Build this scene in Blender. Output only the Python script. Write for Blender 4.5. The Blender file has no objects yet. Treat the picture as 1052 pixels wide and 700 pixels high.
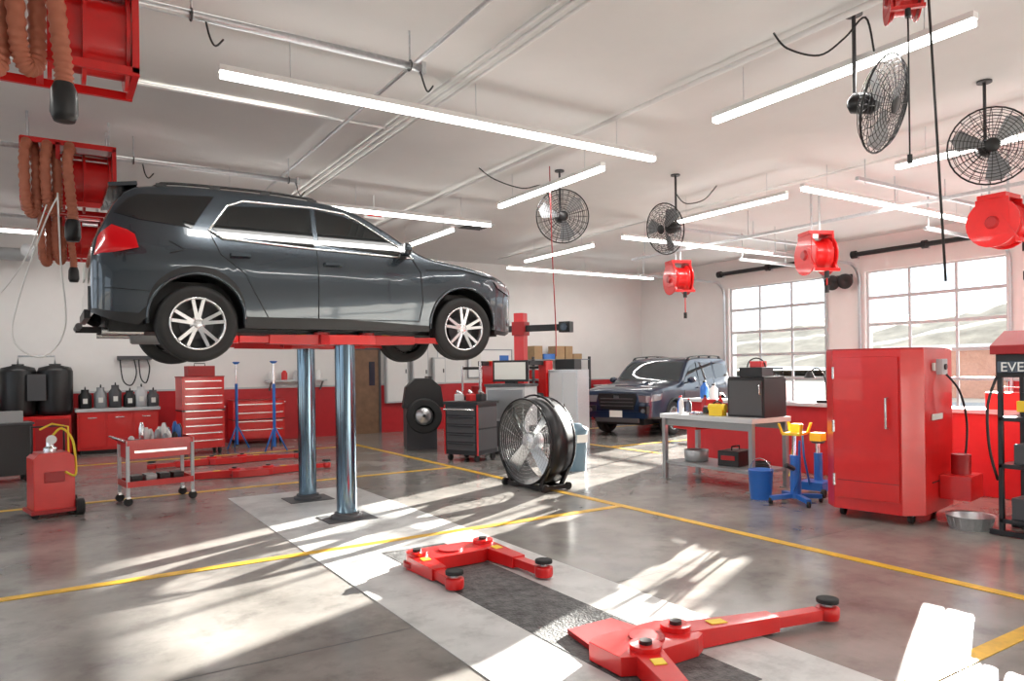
import bpy, math, random, bmesh
import numpy as np
from mathutils import Vector, Matrix, Euler
random.seed(7)
PI=math.pi
sc=bpy.context.scene
sc.view_settings.view_transform='Standard'
sc.view_settings.look='None'
sc.view_settings.exposure=0.0

# ------------------------------------------------ materials
def M(name,col,rough=.5,metal=0.0,noise=0.0,nscale=6,emit=0,coat=0,bump=0,bscale=40,spec=.5,rnoise=0,stain=0):
    m=bpy.data.materials.new(name); m.use_nodes=True
    nt=m.node_tree; b=nt.nodes['Principled BSDF']
    c=(*col,1)
    b.inputs['Base Color'].default_value=c
    b.inputs['Roughness'].default_value=rough
    b.inputs['Metallic'].default_value=metal
    b.inputs['Specular IOR Level'].default_value=spec
    if coat: 
        b.inputs['Coat Weight'].default_value=coat; b.inputs['Coat Roughness'].default_value=.04
    if emit:
        b.inputs['Emission Color'].default_value=c; b.inputs['Emission Strength'].default_value=emit
    if noise or bump or rnoise:
        tc=nt.nodes.new('ShaderNodeTexCoord')
    if noise or rnoise:
        n=nt.nodes.new('ShaderNodeTexNoise'); n.inputs['Scale'].default_value=nscale; n.inputs['Detail'].default_value=8; n.inputs['Roughness'].default_value=.6
        nt.links.new(tc.outputs['Object'],n.inputs['Vector'])
    if noise:
        r=nt.nodes.new('ShaderNodeValToRGB')
        r.color_ramp.elements[0].position=.3; r.color_ramp.elements[1].position=.72
        r.color_ramp.elements[0].color=(*[max(0,v*(1-noise)) for v in col],1)
        r.color_ramp.elements[1].color=(*[min(1,v*(1+noise)) for v in col],1)
        nt.links.new(n.outputs['Fac'],r.inputs['Fac']); out=r.outputs['Color']
        if stain:
            n3=nt.nodes.new('ShaderNodeTexNoise'); n3.inputs['Scale'].default_value=2.7; n3.inputs['Detail'].default_value=9; n3.inputs['Roughness'].default_value=.7
            nt.links.new(tc.outputs['Object'],n3.inputs['Vector'])
            r3=nt.nodes.new('ShaderNodeValToRGB'); r3.color_ramp.elements[0].position=.34; r3.color_ramp.elements[1].position=.5
            r3.color_ramp.elements[0].color=(1-stain,1-stain,1-stain,1); r3.color_ramp.elements[1].color=(1,1,1,1)
            nt.links.new(n3.outputs['Fac'],r3.inputs['Fac'])
            mx=nt.nodes.new('ShaderNodeMix'); mx.data_type='RGBA'; mx.blend_type='MULTIPLY'; mx.inputs[0].default_value=1
            nt.links.new(out,mx.inputs[6]); nt.links.new(r3.outputs['Color'],mx.inputs[7]); out=mx.outputs[2]
        nt.links.new(out,b.inputs['Base Color'])
    if rnoise:
        mr=nt.nodes.new('ShaderNodeMapRange')
        mr.inputs['To Min'].default_value=max(.02,rough-rnoise); mr.inputs['To Max'].default_value=rough+rnoise
        nt.links.new(n.outputs['Fac'],mr.inputs['Value']); nt.links.new(mr.outputs['Result'],b.inputs['Roughness'])
    if bump:
        n2=nt.nodes.new('ShaderNodeTexNoise'); n2.inputs['Scale'].default_value=bscale
        nt.links.new(tc.outputs['Object'],n2.inputs['Vector'])
        bp=nt.nodes.new('ShaderNodeBump'); bp.inputs['Strength'].default_value=bump; bp.inputs['Distance'].default_value=.02
        nt.links.new(n2.outputs['Fac'],bp.inputs['Height']); nt.links.new(bp.outputs['Normal'],b.inputs['Normal'])
    return m
RED=M('red_paint',(.64,.012,.012),.28,noise=.06,coat=.3)
REDW=M('red_wall_paint',(.50,.016,.022),.42,noise=.06,bump=.1,bscale=14)
REDD=M('red_dark',(.36,.01,.012),.4)
BLK=M('black_plastic',(.012,.012,.013),.4)
BLKM=M('black_metal',(.02,.02,.022),.3,.3)
RUB=M('rubber',(.016,.016,.016),.75,noise=.2)
DGR=M('dark_grey',(.07,.07,.075),.5)
GRY=M('grey_metal',(.32,.33,.34),.38,.5)
LGR=M('light_grey',(.55,.56,.57),.45)
SIL=M('silver',(.72,.73,.74),.25,.9)
CHR=M('chrome',(.85,.86,.87),.08,1)
GALV=M('galvanised',(.62,.64,.66),.35,.85,noise=.1,nscale=30)
WHT=M('white_paint',(.82,.82,.81),.5)
WALL=M('wall_paint',(.80,.79,.77),.65,noise=.03,nscale=1.5,bump=.05)
CEIL=M('ceiling_paint',(.76,.755,.745),.75,noise=.03,nscale=1.2)
FLR=M('polished_concrete',(.25,.234,.217),.20,noise=.34,nscale=1.2,rnoise=.09,spec=.55,bump=.012,bscale=30,stain=.28)
STRIP=M('new_concrete',(.55,.55,.54),.40,noise=.16,nscale=3.0,rnoise=.08,stain=.30)
PLATE=M('worn_floor_plate',(.09,.09,.09),.55,noise=.75,nscale=14,bump=.5,bscale=60,stain=.5)
YEL=M('yellow_line',(.72,.42,.03),.4,noise=.22,nscale=9,stain=.25)
YELP=M('yellow_plastic',(.85,.60,.03),.4)
BLU=M('blue_paint',(.02,.14,.50),.35,coat=.2)
BRN=M('door_brown',(.20,.11,.06),.5,noise=.2)
HOSE=M('brown_hose',(.46,.15,.085),.6)
CARP=M('car_paint_grey',(.034,.047,.060),.22,.55,coat=1.0)
SUVP=M('suv_paint_blue',(.004,.016,.048),.3,.0,coat=.7)
GLS=M('tinted_glass',(.006,.008,.009),.03,spec=.8)
WSG=M('windshield_glass',(.04,.05,.055),.03,spec=.8)
TAIL=M('tail_lamp_red',(.55,.008,.012),.12,coat=1)
HEAD=M('head_lamp',(.25,.26,.28),.1,.4,coat=1)
LED=M('led_diffuser',(1,.985,.95),.5,emit=8)
STEELP=M('polished_post',(.16,.23,.29),.14,1.0)
ALU=M('aluminium',(.75,.76,.78),.3,.9)
WCORD=M('white_cord',(.8,.8,.78),.5)
SCR=M('screen',(.03,.04,.06),.1)
PAPER=M('paper',(.75,.75,.7),.8)
DIRT=M('desert_ground',(.46,.40,.33),.9,noise=.25,nscale=.3)
HILL=M('hill_scrub',(.42,.36,.28),.95,noise=.35,nscale=.35)
ASPH=M('asphalt',(.26,.26,.26),.9,noise=.2,nscale=2)
STUC=M('brown_stucco',(.42,.22,.16),.9,noise=.12)
CARD=M('cardboard',(.42,.28,.15),.8,noise=.1)
def glassmat():
    m=bpy.data.materials.new('door_glass'); m.use_nodes=True; nt=m.node_tree; nt.nodes.clear()
    o=nt.nodes.new('ShaderNodeOutputMaterial'); mx=nt.nodes.new('ShaderNodeMixShader'); mx.inputs[0].default_value=.05
    t=nt.nodes.new('ShaderNodeBsdfTransparent'); t.inputs[0].default_value=(.95,.97,.97,1)
    g=nt.nodes.new('ShaderNodeBsdfGlossy'); g.inputs['Roughness'].default_value=.05
    nt.links.new(t.outputs[0],mx.inputs[1]); nt.links.new(g.outputs[0],mx.inputs[2]); nt.links.new(mx.outputs[0],o.inputs[0])
    return m
DGL=glassmat()

# ------------------------------------------------ mesh builder
class Build:
    def __init__(s): s.v=[];s.f=[];s.m=[];s.s=[];s.mats=[];s.T=Matrix.Identity(4)
    def mi(s,m):
        if m not in s.mats: s.mats.append(m)
        return s.mats.index(m)
    def add(s,vs,fs,mat,smooth=False):
        o=len(s.v); k=s.mi(mat)
        s.v+= [tuple(s.T@Vector(v)) for v in vs]
        for f in fs: s.f.append([i+o for i in f]); s.m.append(k); s.s.append(smooth)
    def box(s,c,d,mat,rot=(0,0,0)):
        R=Euler(rot).to_matrix(); vs=[]
        for x in(-.5,.5):
            for y in(-.5,.5):
                for z in(-.5,.5): vs.append(Vector(c)+R@Vector((x*d[0],y*d[1],z*d[2])))
        s.add(vs,[(0,1,3,2),(4,6,7,5),(0,4,5,1),(2,3,7,6),(0,2,6,4),(1,5,7,3)],mat)
    def bb(s,a,b,mat):
        s.box([(a[i]+b[i])/2 for i in range(3)],[abs(b[i]-a[i]) for i in range(3)],mat)
    def beam(s,p0,p1,w,h,mat,w1=None,h1=None):
        p0=Vector(p0);p1=Vector(p1);d=(p1-p0).normalized()
        up=Vector((0,0,1)) if abs(d.z)<.95 else Vector((1,0,0))
        r=d.cross(up).normalized(); u=r.cross(d)
        w1=w if w1 is None else w1; h1=h if h1 is None else h1
        vs=[]
        for p,a,b in((p0,w,h),(p1,w1,h1)):
            for i,j in((-1,-1),(1,-1),(1,1),(-1,1)): vs.append(p+r*i*a/2+u*j*b/2)
        s.add(vs,[(0,1,2,3),(7,6,5,4),(0,4,5,1),(1,5,6,2),(2,6,7,3),(3,7,4,0)],mat)
    def lathe(s,prof,o,ax,mat,n=24,smooth=True,caps=True):
        ax=Vector(ax).normalized(); t=Vector((0,0,1)) if abs(ax.z)<.9 else Vector((1,0,0))
        a=ax.cross(t).normalized(); b=ax.cross(a); o=Vector(o); vs=[];fs=[]
        for r,h in prof:
            for i in range(n):
                q=2*PI*i/n; vs.append(o+ax*h+(a*math.cos(q)+b*math.sin(q))*r)
        for j in range(len(prof)-1):
            for i in range(n):
                k=(i+1)%n; fs.append((j*n+i,j*n+k,(j+1)*n+k,(j+1)*n+i))
        s.add(vs,fs,mat,smooth)
        if caps:
            for j in (0,len(prof)-1):
                if prof[j][0]>1e-4: 
                    s.add(vs[j*n:(j+1)*n],[tuple(range(n))],mat,False)
    def cyl(s,p0,p1,r,mat,r1=None,n=16,caps=True):
        p0=Vector(p0);p1=Vector(p1);L=(p1-p0).length
        s.lathe([(r,0),(r if r1 is None else r1,L)],p0,p1-p0,mat,n,True,caps)
    def tube(s,pts,r,mat,n=6,closed=False):
        pts=[Vector(p) for p in pts]; N=len(pts)
        rs=r if isinstance(r,(list,tuple)) else [r]*N
        vs=[];fs=[]; prev=None
        for i in range(N):
            if closed: d=pts[(i+1)%N]-pts[i-1]
            else: d=pts[min(i+1,N-1)]-pts[max(i-1,0)]
            if d.length<1e-9: d=Vector((0,0,1))
            d.normalize()
            if prev is None:
                t=Vector((0,0,1)) if abs(d.z)<.9 else Vector((1,0,0))
                a=d.cross(t).normalized()
            else:
                a=(prev-d*prev.dot(d)).normalized()
            prev=a; b=d.cross(a)
            for k in range(n):
                q=2*PI*k/n; vs.append(pts[i]+(a*math.cos(q)+b*math.sin(q))*rs[i])
        for i in range(N if closed else N-1):
            j=(i+1)%N
            for k in range(n):
                l=(k+1)%n; fs.append((i*n+k,i*n+l,j*n+l,j*n+k))
        if not closed: fs+= [tuple(range(n)),tuple((N-1)*n+k for k in range(n))]
        s.add(vs,fs,mat,True)
    def ring(s,c,ax,R,r,mat,n=32,m=5):
        ax=Vector(ax).normalized(); t=Vector((0,0,1)) if abs(ax.z)<.9 else Vector((1,0,0))
        a=ax.cross(t).normalized(); b=ax.cross(a); c=Vector(c)
        s.tube([c+(a*math.cos(2*PI*i/n)+b*math.sin(2*PI*i/n))*R for i in range(n)],r,mat,m,True)
    def sph(s,c,r,mat,sc=(1,1,1),n=14):
        vs=[];fs=[];h=n//2
        for j in range(h+1):
            p=PI*j/h
            for i in range(n):
                q=2*PI*i/n
                vs.append((c[0]+r*sc[0]*math.sin(p)*math.cos(q),c[1]+r*sc[1]*math.sin(p)*math.sin(q),c[2]+r*sc[2]*math.cos(p)))
        for j in range(h):
            for i in range(n):
                k=(i+1)%n; fs.append((j*n+i,(j+1)*n+i,(j+1)*n+k,j*n+k))
        s.add(vs,fs,mat,True)
    def prism(s,poly,off,mat):
        off=Vector(off); p=[Vector(q) for q in poly]; n=len(p)
        s.add(p+[q+off for q in p],[tuple(range(n)),tuple(range(2*n-1,n-1,-1))]+[(i,(i+1)%n,(i+1)%n+n,i+n) for i in range(n)],mat)
    def finish(s,name,loc=(0,0,0),rz=0,bevel=0,recalc=True,rot=None):
        me=bpy.data.meshes.new(name); me.from_pydata(s.v,[],s.f)
        for m in s.mats: me.materials.append(m)
        me.polygons.foreach_set('material_index',s.m); me.polygons.foreach_set('use_smooth',s.s)
        if recalc:
            bm=bmesh.new(); bm.from_mesh(me); bmesh.ops.recalc_face_normals(bm,faces=bm.faces); bm.to_mesh(me); bm.free()
        me.update()
        o=bpy.data.objects.new(name,me); sc.collection.objects.link(o)
        o.location=loc; o.rotation_euler=rot if rot else (0,0,rz)
        if bevel:
            md=o.modifiers.new('b','BEVEL'); md.width=bevel; md.segments=2; md.limit_method='ANGLE'; md.angle_limit=math.radians(50)
        return o
def arc(c,r,a0,a1,n,pl='xz'):
    out=[]
    for i in range(n+1):
        q=math.radians(a0+(a1-a0)*i/n)
        u,v=r*math.cos(q),r*math.sin(q)
        out.append((c[0]+u,c[1],c[2]+v) if pl=='xz' else ((c[0],c[1]+u,c[2]+v) if pl=='yz' else (c[0]+u,c[1]+v,c[2])))
    return out
def spline(pts,n=8):
    P=[Vector(p) for p in pts]; P=[P[0]]+P+[P[-1]]; out=[]
    for i in range(1,len(P)-2):
        for k in range(n):
            t=k/n; a,b,c,d=P[i-1],P[i],P[i+1],P[i+2]
            out.append(.5*((2*b)+(c-a)*t+(2*a-5*b+4*c-d)*t*t+(3*b-a-3*c+d)*t**3))
    out.append(P[-2]); return out

# ------------------------------------------------ room shell
XG,YB,XL,YF,HW=16.0,17.2,-5.0,-3.5,4.5
HC=HW-.003
b=Build(); b.bb((XL-.3,YF-.3,-.2),(XG+.3,YB+.3,0),FLR); b.finish('floor')
b=Build(); b.bb((XL-.3,YF-.3,HW),(XG+.3,YB+.3,HW+.2),CEIL); b.finish('ceiling')
doorsR=[(10.72,13.68),(6.72,9.68),(2.72,5.68),(-1.3,1.66)]
doorsL=[(11.2,14.8),(6.6,10.2),(2.0,5.6),(-2.4,1.0)]
DT=3.72
def wall_x(name,x0,x1,doors,wx0,wx1,side):
    b=Build(); w=Build()
    ys=[YF]
    for a,c in sorted(doors): ys+=[a,c]
    ys.append(YB)
    for i in range(0,len(ys),2):
        b.bb((x0,ys[i],0),(x1,ys[i+1],HW),WALL)
        w.bb((wx0,ys[i]+.01,0),(wx1,ys[i+1]-.01,1.2),REDW)
        w.bb((wx0-.01,ys[i]+.01,1.2),(wx1+.01,ys[i+1]-.01,1.24),LGR)
    for a,c in doors: b.bb((x0,a,DT),(x1,c,HW),WALL)
    b.finish(name); w.finish('trim_'+side)
wall_x('wall_right',XG,XG+.3,doorsR,XG-.03,XG-.001,'1')
wall_x('wall_left',XL-.3,XL,doorsL,XL+.001,XL+.03,'2')
b=Build(); b.bb((XL,YB,0),(XG,YB+.3,HW),WALL); b.finish('wall_back')
b=Build(); b.bb((XL,YF-.3,0),(XG,YF,HW),WALL); b.finish('wall_front')
b=Build(); 
for a,c in((XL+.04,6.08),(7.06,XG-.04)):
    b.bb((a,YB-.03,0),(c,YB-.001,1.2),REDW); b.bb((a,YB-.04,1.2),(c,YB-.001,1.24),LGR)
b.finish('trim_3')
b=Build(); b.bb((6.15,YB-.05,0),(7.0,YB-.005,2.1),BRN)
for a,c,z0,z1 in((6.09,6.15,0,2.16),(7.0,7.06,0,2.16),(6.09,7.06,2.1,2.16)): b.bb((a,YB-.07,z0),(c,YB-.002,z1),DGR)
b.cyl((6.25,YB-.05,1.0),(6.25,YB-.12,1.0),.02,SIL); b.beam((6.25,YB-.12,1.0),(6.38,YB-.12,1.0),.02,.02,SIL)
b.bb((6.75,YB-.06,1.2),(6.9,YB-.045,1.8),SCR); b.finish('door_9')
def gdoor(name,x,y0,y1):
    b=Build(); t=.05; ww=y1-y0
    rows=[0,.62,1.24,1.86,2.48,3.1,3.72]
    for k,z in enumerate(rows):
        b.bb((x-t/2,y0,z-.035 if k else 0),(x+t/2,y1,z+.035 if k<6 else z),LGR)
    for i in range(4):
        y=y0+ww*i/3; hw=.045 if i in(0,3) else .025
        b.bb((x-t/2+.001,max(y0,y-hw),0),(x+t/2-.001,min(y1,y+hw),3.72),LGR)
    b.bb((x-.012,y0+.03,.04),(x+.012,y1-.03,.6),LGR)
    for k in range(1,6):
        z0,z1=rows[k]+.035,rows[k+1]-.035
        b.add([(x,y0+.04,z0),(x,y1-.04,z0),(x,y1-.04,z1),(x,y0+.04,z1)],[(0,1,2,3)],DGL)
    b.finish(name)
for i,(a,c) in enumerate(doorsR): gdoor('door_%d'%(i+1),XG+.1,a,c)
for i,(a,c) in enumerate(doorsL): gdoor('door_%d'%(i+5),XL-.1,a,c)
for (a,c) in doorsR[:3]:
    b=Build()
    for y in(a-.09,c+.09):
        p=[(XG-.07,y,.02),(XG-.07,y,3.5)]+arc((XG-.47,y,3.5),.4,0,90,8,'xz')[1:]+[(XG-3.2,y,3.92)]
        for i in range(len(p)-1): b.beam(p[i],p[i+1],.05,.06,GALV)
        b.cyl((XG-3.1,y,3.92),(XG-3.1,y,HC),.012,GALV,n=6)
        b.cyl((XG-1.6,y,3.92),(XG-1.6,y,HC),.012,GALV,n=6)
    b.finish('garage_door_track')
    b=Build(); b.cyl((XG-.2,a-.15,4.12),(XG-.2,c+.15,4.12),.055,BLK)
    for y in(a-.13,(a+c)/2,c+.13): b.box((XG-.11,y,4.12),(.2,.03,.16),GALV); b.cyl((XG-.2,y-.05,4.12),(XG-.2,y+.05,4.12),.09,BLKM)
    b.finish('torsion_spring_shaft')
for y in(10.35,10.02):  # pair of small black reels on the wall; they give no light
    b=Build(); b.box((-.02,0,0),(.04,.1,.2),BLKM); b.beam((-.02,0,0),(-.2,0,-.05),.03,.03,BLKM)
    b.lathe([(.06,0),(.17,.06),(.18,.14),(.17,.15),(.05,.12),(.001,.11)],(-.18,0,-.05),(-1,-.3,-.3),BLK,20); b.finish('black_wall_reel',(XG-.005,y,3.6))
# floor markings
b=Build(); b.bb((1.88,YF+.1,.0005),(3.5,9.6,.004),STRIP); b.finish('trim_4')
b=Build(); b.bb((2.42,2.4,.004),(3.02,5.9,.007),PLATE); b.finish('trim_5')
b=Build()
for x in(5.5,9.35): b.bb((x-.05,(YF+.1 if x<6 else 9.6),.001),(x+.05,15.2,.0055),YEL)
for y,x0,x1 in((6.28,-4,5.45),(1.95,3.6,5.45),(10.35,-4,5.45),(14.6,-4,5.45),(11.0,9.4,15.5),(14.6,9.4,15.5)):
    b.bb((x0,y-.05,.001),(x1,y+.05,.0052),YEL)
b.finish('trim_6')
b=Build()
for y in(-.5,4.1,8.2,12.3,16): b.bb((XL+.1,y-.004,.0003),(XG-.1,y+.004,.001),DGR)
for x in(-2.5,7.4,11.4): b.bb((x-.004,YF+.1,.0003),(x+.004,YB-.1,.001),DGR)
b.finish('trim_7')
# pony wall
b=Build(); b.bb((9.3,-1.5,0),(9.55,8.9,.98),REDW); b.bb((9.2,-1.52,.98),(9.68,8.92,1.03),LGR); b.finish('wall_partition',bevel=.006)
PT=1.032

# ------------------------------------------------ ceiling services
def ptube(name,pts,r,mat,n=8):
    b=Build(); b.tube(pts,r,mat,n); return b.finish(name)
for x,z,r in((3.40,4.47,.018),(3.5,4.47,.018),(3.6,4.47,.018),(5.5,4.44,.03)):
    ptube('ceiling_conduit',[(x,YF+.1,z),(x,16.5,z)],r,WHT)
ptube('ceiling_conduit',[(2.85,1.0,4.4),(2.85,11.5,4.4)],.02,GALV)
ptube('ceiling_conduit',[(9.9,-2,4.44),(9.9,16,4.44)],.025,WHT)
ptube('ceiling_conduit',[(3.4,8.0,4.47),(-4,8.0,4.47)],.015,WHT)
for y,x1 in((5.65,2.75),(9.9,2.9),(14.3,2.9)):
    b=Build(); b.tube([(-4.5,y,4.2),(x1,y,4.2)],.032,GALV,10)
    for x in(-3,-1,.9,x1-.12):
        b.cyl((x,y,4.2),(x,y,HC),.008,GALV,n=6); b.ring((x,y,4.2),(1,0,0),.042,.008,DGR,14)
        b.tube(spline([(x+.1,y,4.17),(x+.12,y-.03,4.05),(x+.16,y-.02,4.0),(x+.22,y,4.07)],4),.008,BLK,5)
    b.box((x1,y,4.2),(.04,.07,.1),GALV); b.finish('hose_trolley_rail')
b=Build(); b.beam((11.1,3.2,4.0),(11.1,12.2,4.0),.05,.05,GALV)
for y in(3.5,6.2,9,11.8): b.cyl((11.1,y,4.0),(11.1,y,HC),.01,GALV,n=6)
b.finish('strut_channel')
b=Build(); b.beam((9.6,9.6,4.15),(14.5,9.6,4.15),.05,.05,GALV); b.beam((9.6,5.9,4.2),(14.5,5.9,4.2),.05,.05,GALV)
for x in(9.8,12,14.3):
    for y in(9.6,5.9): b.cyl((x,y,4.15),(x,y,HC),.01,GALV,n=6)
b.finish('strut_channel')
def fixture(p0,p1,W):
    p0=Vector(p0);p1=Vector(p1);d=(p1-p0).normalized();L=(p1-p0).length
    b=Build(); b.beam(p0+Vector((0,0,.05)),p1+Vector((0,0,.05)),.075,.05,WHT)
    b.beam(p0+d*.01,p1-d*.01,.07,.05,LED)
    for t in(.12,.5,.88) if L>3 else(.15,.85):
        q=p0+d*L*t; b.cyl(q+Vector((0,0,.07)),(q.x,q.y,HC),.004,GALV,n=5)
    o=b.finish('linear_ceiling_light')
    ld=bpy.data.lights.new('tube','AREA'); ld.shape='RECTANGLE'; ld.size=L*.98; ld.size_y=.065; ld.energy=W; ld.color=(1,.975,.94)
    lo=bpy.data.objects.new('lamp_tube',ld); sc.collection.objects.link(lo)
    lo.parent=o; lo.location=(p0+p1)/2-Vector((0,0,.03)); lo.rotation_euler=(0,0,math.atan2(d.y,d.x))
for x0,x1,y in((1.22,6.15,6.35),(9.0,13.88,6.35),(1.6,6.5,10.75),(9.3,14.2,10.5),(9.6,14.5,15.1),(-1.8,3.0,15.1),(1.2,6.1,1.2),(9.0,13.9,1.2),(-4.5,-.6,6.35)):
    fixture((x0,y,4.08),(x1,y,4.08),48)
for x,y0,y1 in((5.72,2.58,5.04),(5.86,6.95,9.42),(9.2,6.75,9.1),(9.4,11.5,14.0),(6.1,11.4,13.8),(9.1,2.62,5.06)):
    fixture((x,y0,4.08),(x,y1,4.08),24)

def wallfan(loc,yaw,tilt,R=.38):
    b=Build()
    Rm=Matrix.Rotation(yaw,4,'Z')@Matrix.Rotation(tilt,4,'Y')
    b.T=Rm
    for i in range(12):
        r=R*(i+1)/12
        xo=.09*(1-(r/R)**2)**.5 if r<R else 0
        b.ring((xo+.0,0,0),(1,0,0),r,.0035 if i<11 else .009,BLKM,30,4)
        if i%2: b.ring((-xo-.01,0,0),(1,0,0),r,.0035,BLKM,26,4)
    for i in range(24):
        q=2*PI*i/24
        for sg in(1,-1):
            b.tube([(sg*.09*(1-t*t)**.5,R*t*math.cos(q),R*t*math.sin(q)) for t in(.15,.5,.8,1)],.003,BLKM,4)
    b.lathe([(0,.1),(.06,.1),(.07,.085)],(0,0,0),(1,0,0),BLK,16)
    b.lathe([(.05,-.05),(.085,-.09),(.085,-.25),(.04,-.29)],(0,0,0),(1,0,0),BLKM,16)
    for i in range(3):
        q=2*PI*i/3+.4
        c,s_=math.cos(q),math.sin(q); c2,s2=math.cos(q+.75),math.sin(q+.75); c3,s3=math.cos(q+.4),math.sin(q+.4)
        b.add([(0,.05*c,.05*s_),(-.03,.33*c,.33*s_),(0,.36*c3,.36*s3),(.04,.30*c2,.30*s2),(.02,.05*c2,.05*s2)],[(0,1,2,3,4)],GRY)
    b.T=Matrix.Identity(4)
    back=Rm@Vector((-.2,0,0))
    h=HC-loc[2]
    b.tube([back,(back.x*1.2,back.y*1.2,.12),(back.x*1.2,back.y*1.2,h)],.017,DGR,8)
    b.cyl((back.x*1.2,back.y*1.2,h-.02),(back.x*1.2,back.y*1.2,h),.07,DGR)
    return b.finish('ceiling_fan_cage',loc,recalc=False)
wallfan((6.25,8.33,3.77),math.radians(-118),.12)
wallfan((7.8,7.85,3.65),math.radians(180),.2)
wallfan((5.68,3.25,3.68),math.radians(-80),.3)
wallfan((7.98,3.48,3.76),math.radians(215),.1)
ptube('fan_power_cable',spline([(5.3,4.0,4.46),(5.35,3.9,4.3),(5.5,3.7,4.2),(5.55,3.5,4.28),(5.6,3.35,4.4),(5.6,3.28,4.1)],6),.009,BLK,5)
ptube('fan_power_cable',spline([(5.2,8.9,4.46),(5.4,8.8,4.3),(5.8,8.7,4.2),(6.1,8.6,4.25),(6.2,8.55,4.0)],6),.009,BLK,5)
ptube('fan_power_cable',spline([(9.0,7.9,4.46),(8.7,7.9,4.2),(8.3,7.9,4.1),(8.05,7.85,4.2)],6),.009,BLK,5)
b=Build(); b.bb((7.0,12.4,4.47),(7.6,13.0,4.499),LGR)
for i in range(6): b.bb((7.05,12.46+i*.09,4.455),(7.55,12.48+i*.09,4.47),DGR)
b.finish('ceiling_vent')
b=Build(); b.bb((4.4,11.28,4.1),(4.75,11.33,4.3),WHT); b.bb((4.45,11.27,4.14),(4.7,11.28,4.26),RED); b.cyl((4.57,11.3,4.3),(4.57,11.3,HC),.01,WHT,n=6); b.finish('exit_sign')

def hose_reel(loc,yaw,drop=.25,s=1.0,cord=RED):
    b=Build(); b.T=Matrix.Rotation(yaw,4,'Z')@Matrix.Scale(s,4)
    b.lathe([(.10,-.15),(.30,-.15),(.30,-.13),(.24,-.125),(.25,-.07),(.24,-.06),(.25,-.01),(.24,0),(.25,.05),(.24,.06),(.25,.12),(.30,.13),(.30,.15),(.10,.15)],(0,0,0),(1,0,0),RED,28)
    for x in(-.19,.19):
        b.box((x,0,.08),(.03,.42,.5),RED); b.lathe([(.34,0),(.34,.02)],(x-.01,0,0),(1,0,0),RED,24); b.lathe([(.1,0),(.07,.05 if x>0 else -.05)],(x,0,0),(1,0,0),REDD,14)
        b.beam((x,-.1,.1),(x,-.32,-.28),.04,.02,RED)
    b.box((0,0,.36),(.44,.36,.06),RED); b.box((0,-.32,-.28),(.44,.06,.05),RED)
    b.cyl((0,-.32,-.3),(0,-.32,-.42),.04,BLK)
    b.tube([(0,-.32,-.42),(0,-.32,-.45-drop)],.012,cord,6)
    b.cyl((0,-.32,-.44-drop),(0,-.32,-.56-drop),.035,BLK,n=10)
    for y in(-.12,.12): b.cyl((0,y,.38),(0,y,(HC-loc[2])/s),.018,GALV,n=8)
    return b.finish('hose_reel',loc)
hose_reel((11.1,4.75,3.5),math.radians(0),.25,1.0)
hose_reel((10.9,7.45,3.42),math.radians(-25),.1,1.0)
hose_reel((11.4,11.1,3.45),math.radians(-20),.3,1.0)
hose_reel((5.2,2.83,4.22),math.radians(-50),1.9,.5,BLK)
ptube('hanging_air_hose',spline([(5.9,8.15,4.4),(5.9,8.12,3.3),(5.93,8.1,2.2),(5.93,8.1,1.75)],6),.008,REDD,5)
ptube('hanging_power_cord',[(5.12,2.62,4.4),(5.13,2.58,3.4),(5.16,2.54,2.15)],.009,BLK,5)

def exhaust_reel(loc):
    b=Build(); h=(HC-loc[2])
    S=Matrix.Diagonal((.86,.62,.80,1)); b.T=S
    b.lathe([(.33,-.02),(.33,.50)],(0,0,0),(1,0,0),RED,30)
    for x in(-.03,.2,.50): b.lathe([(.42,0),(.42,.03)],(x,0,0),(1,0,0),RED,32)
    for x in(-.47,-.08,.56):
        for y in(-.42,.42): b.box((x,y,.05),(.05,.05,.84),RED)
        b.box((x,0,.47),(.05,.88,.05),RED); b.box((x,0,-.36),(.05,.88,.05),RED)
    b.box((.57,0,.08),(.02,.84,.80),RED); b.box((-.09,0,.05),(.02,.84,.82),REDD)
    b.box((.05,.0,.49),(1.07,.84,.02),RED)
    for y in(-.42,.42):
        b.box((.05,y,.47),(1.07,.05,.07),RED); b.box((.05,y,-.36),(1.07,.05,.07),RED)
    b.T=Matrix.Identity(4)
    for x in(-.35,.43):
        for y in(-.2,.2): b.cyl((x,y,.38),(x,y,h),.015,GALV,n=6)
    for k,(x,zz) in enumerate(((-.36,-.40),(.04,-.52),(-.17,-.36))):
        pts=spline([(x+.02,.0,.36),(x,-.26,.34),(x-.02,-.36,.1),(x-.01,-.37,zz*.6),(x+.01,-.36,zz),(x+.045,-.33,zz-.05),(x+.085,-.3,zz),(x+.09,-.28,zz*.5),(x+.09,-.26,.1),(x+.06,-.1,.36)],14) if k!=1 else \
            spline([(x+.02,.0,.36),(x,-.28,.34),(x-.02,-.40,.1),(x,-.42,-.2),(x+.02,-.42,-.4),(x+.02,-.42,zz)],16)
        b.tube(pts,[.056 if (i//2)%2 else .047 for i in range(len(pts))],HOSE,10)
    b.lathe([(.055,.02),(.075,-.03),(.08,-.17),(.06,-.22),(.03,-.22)],(.06,-.42,-.52),(0,0,1),BLK,16)
    return b.finish('exhaust_hose_reel',loc,recalc=False)
for x,y,z in((.04,5.75,3.93),(.18,9.72,3.80),(.3,14.2,3.84)): exhaust_reel((x,y,z))
b=Build(); b.tube([(-4.5,16.7,3.9),(-.3,16.7,3.9),(-.3,16.0,3.9)],.12,LGR,14); b.finish('exhaust_duct')
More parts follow.
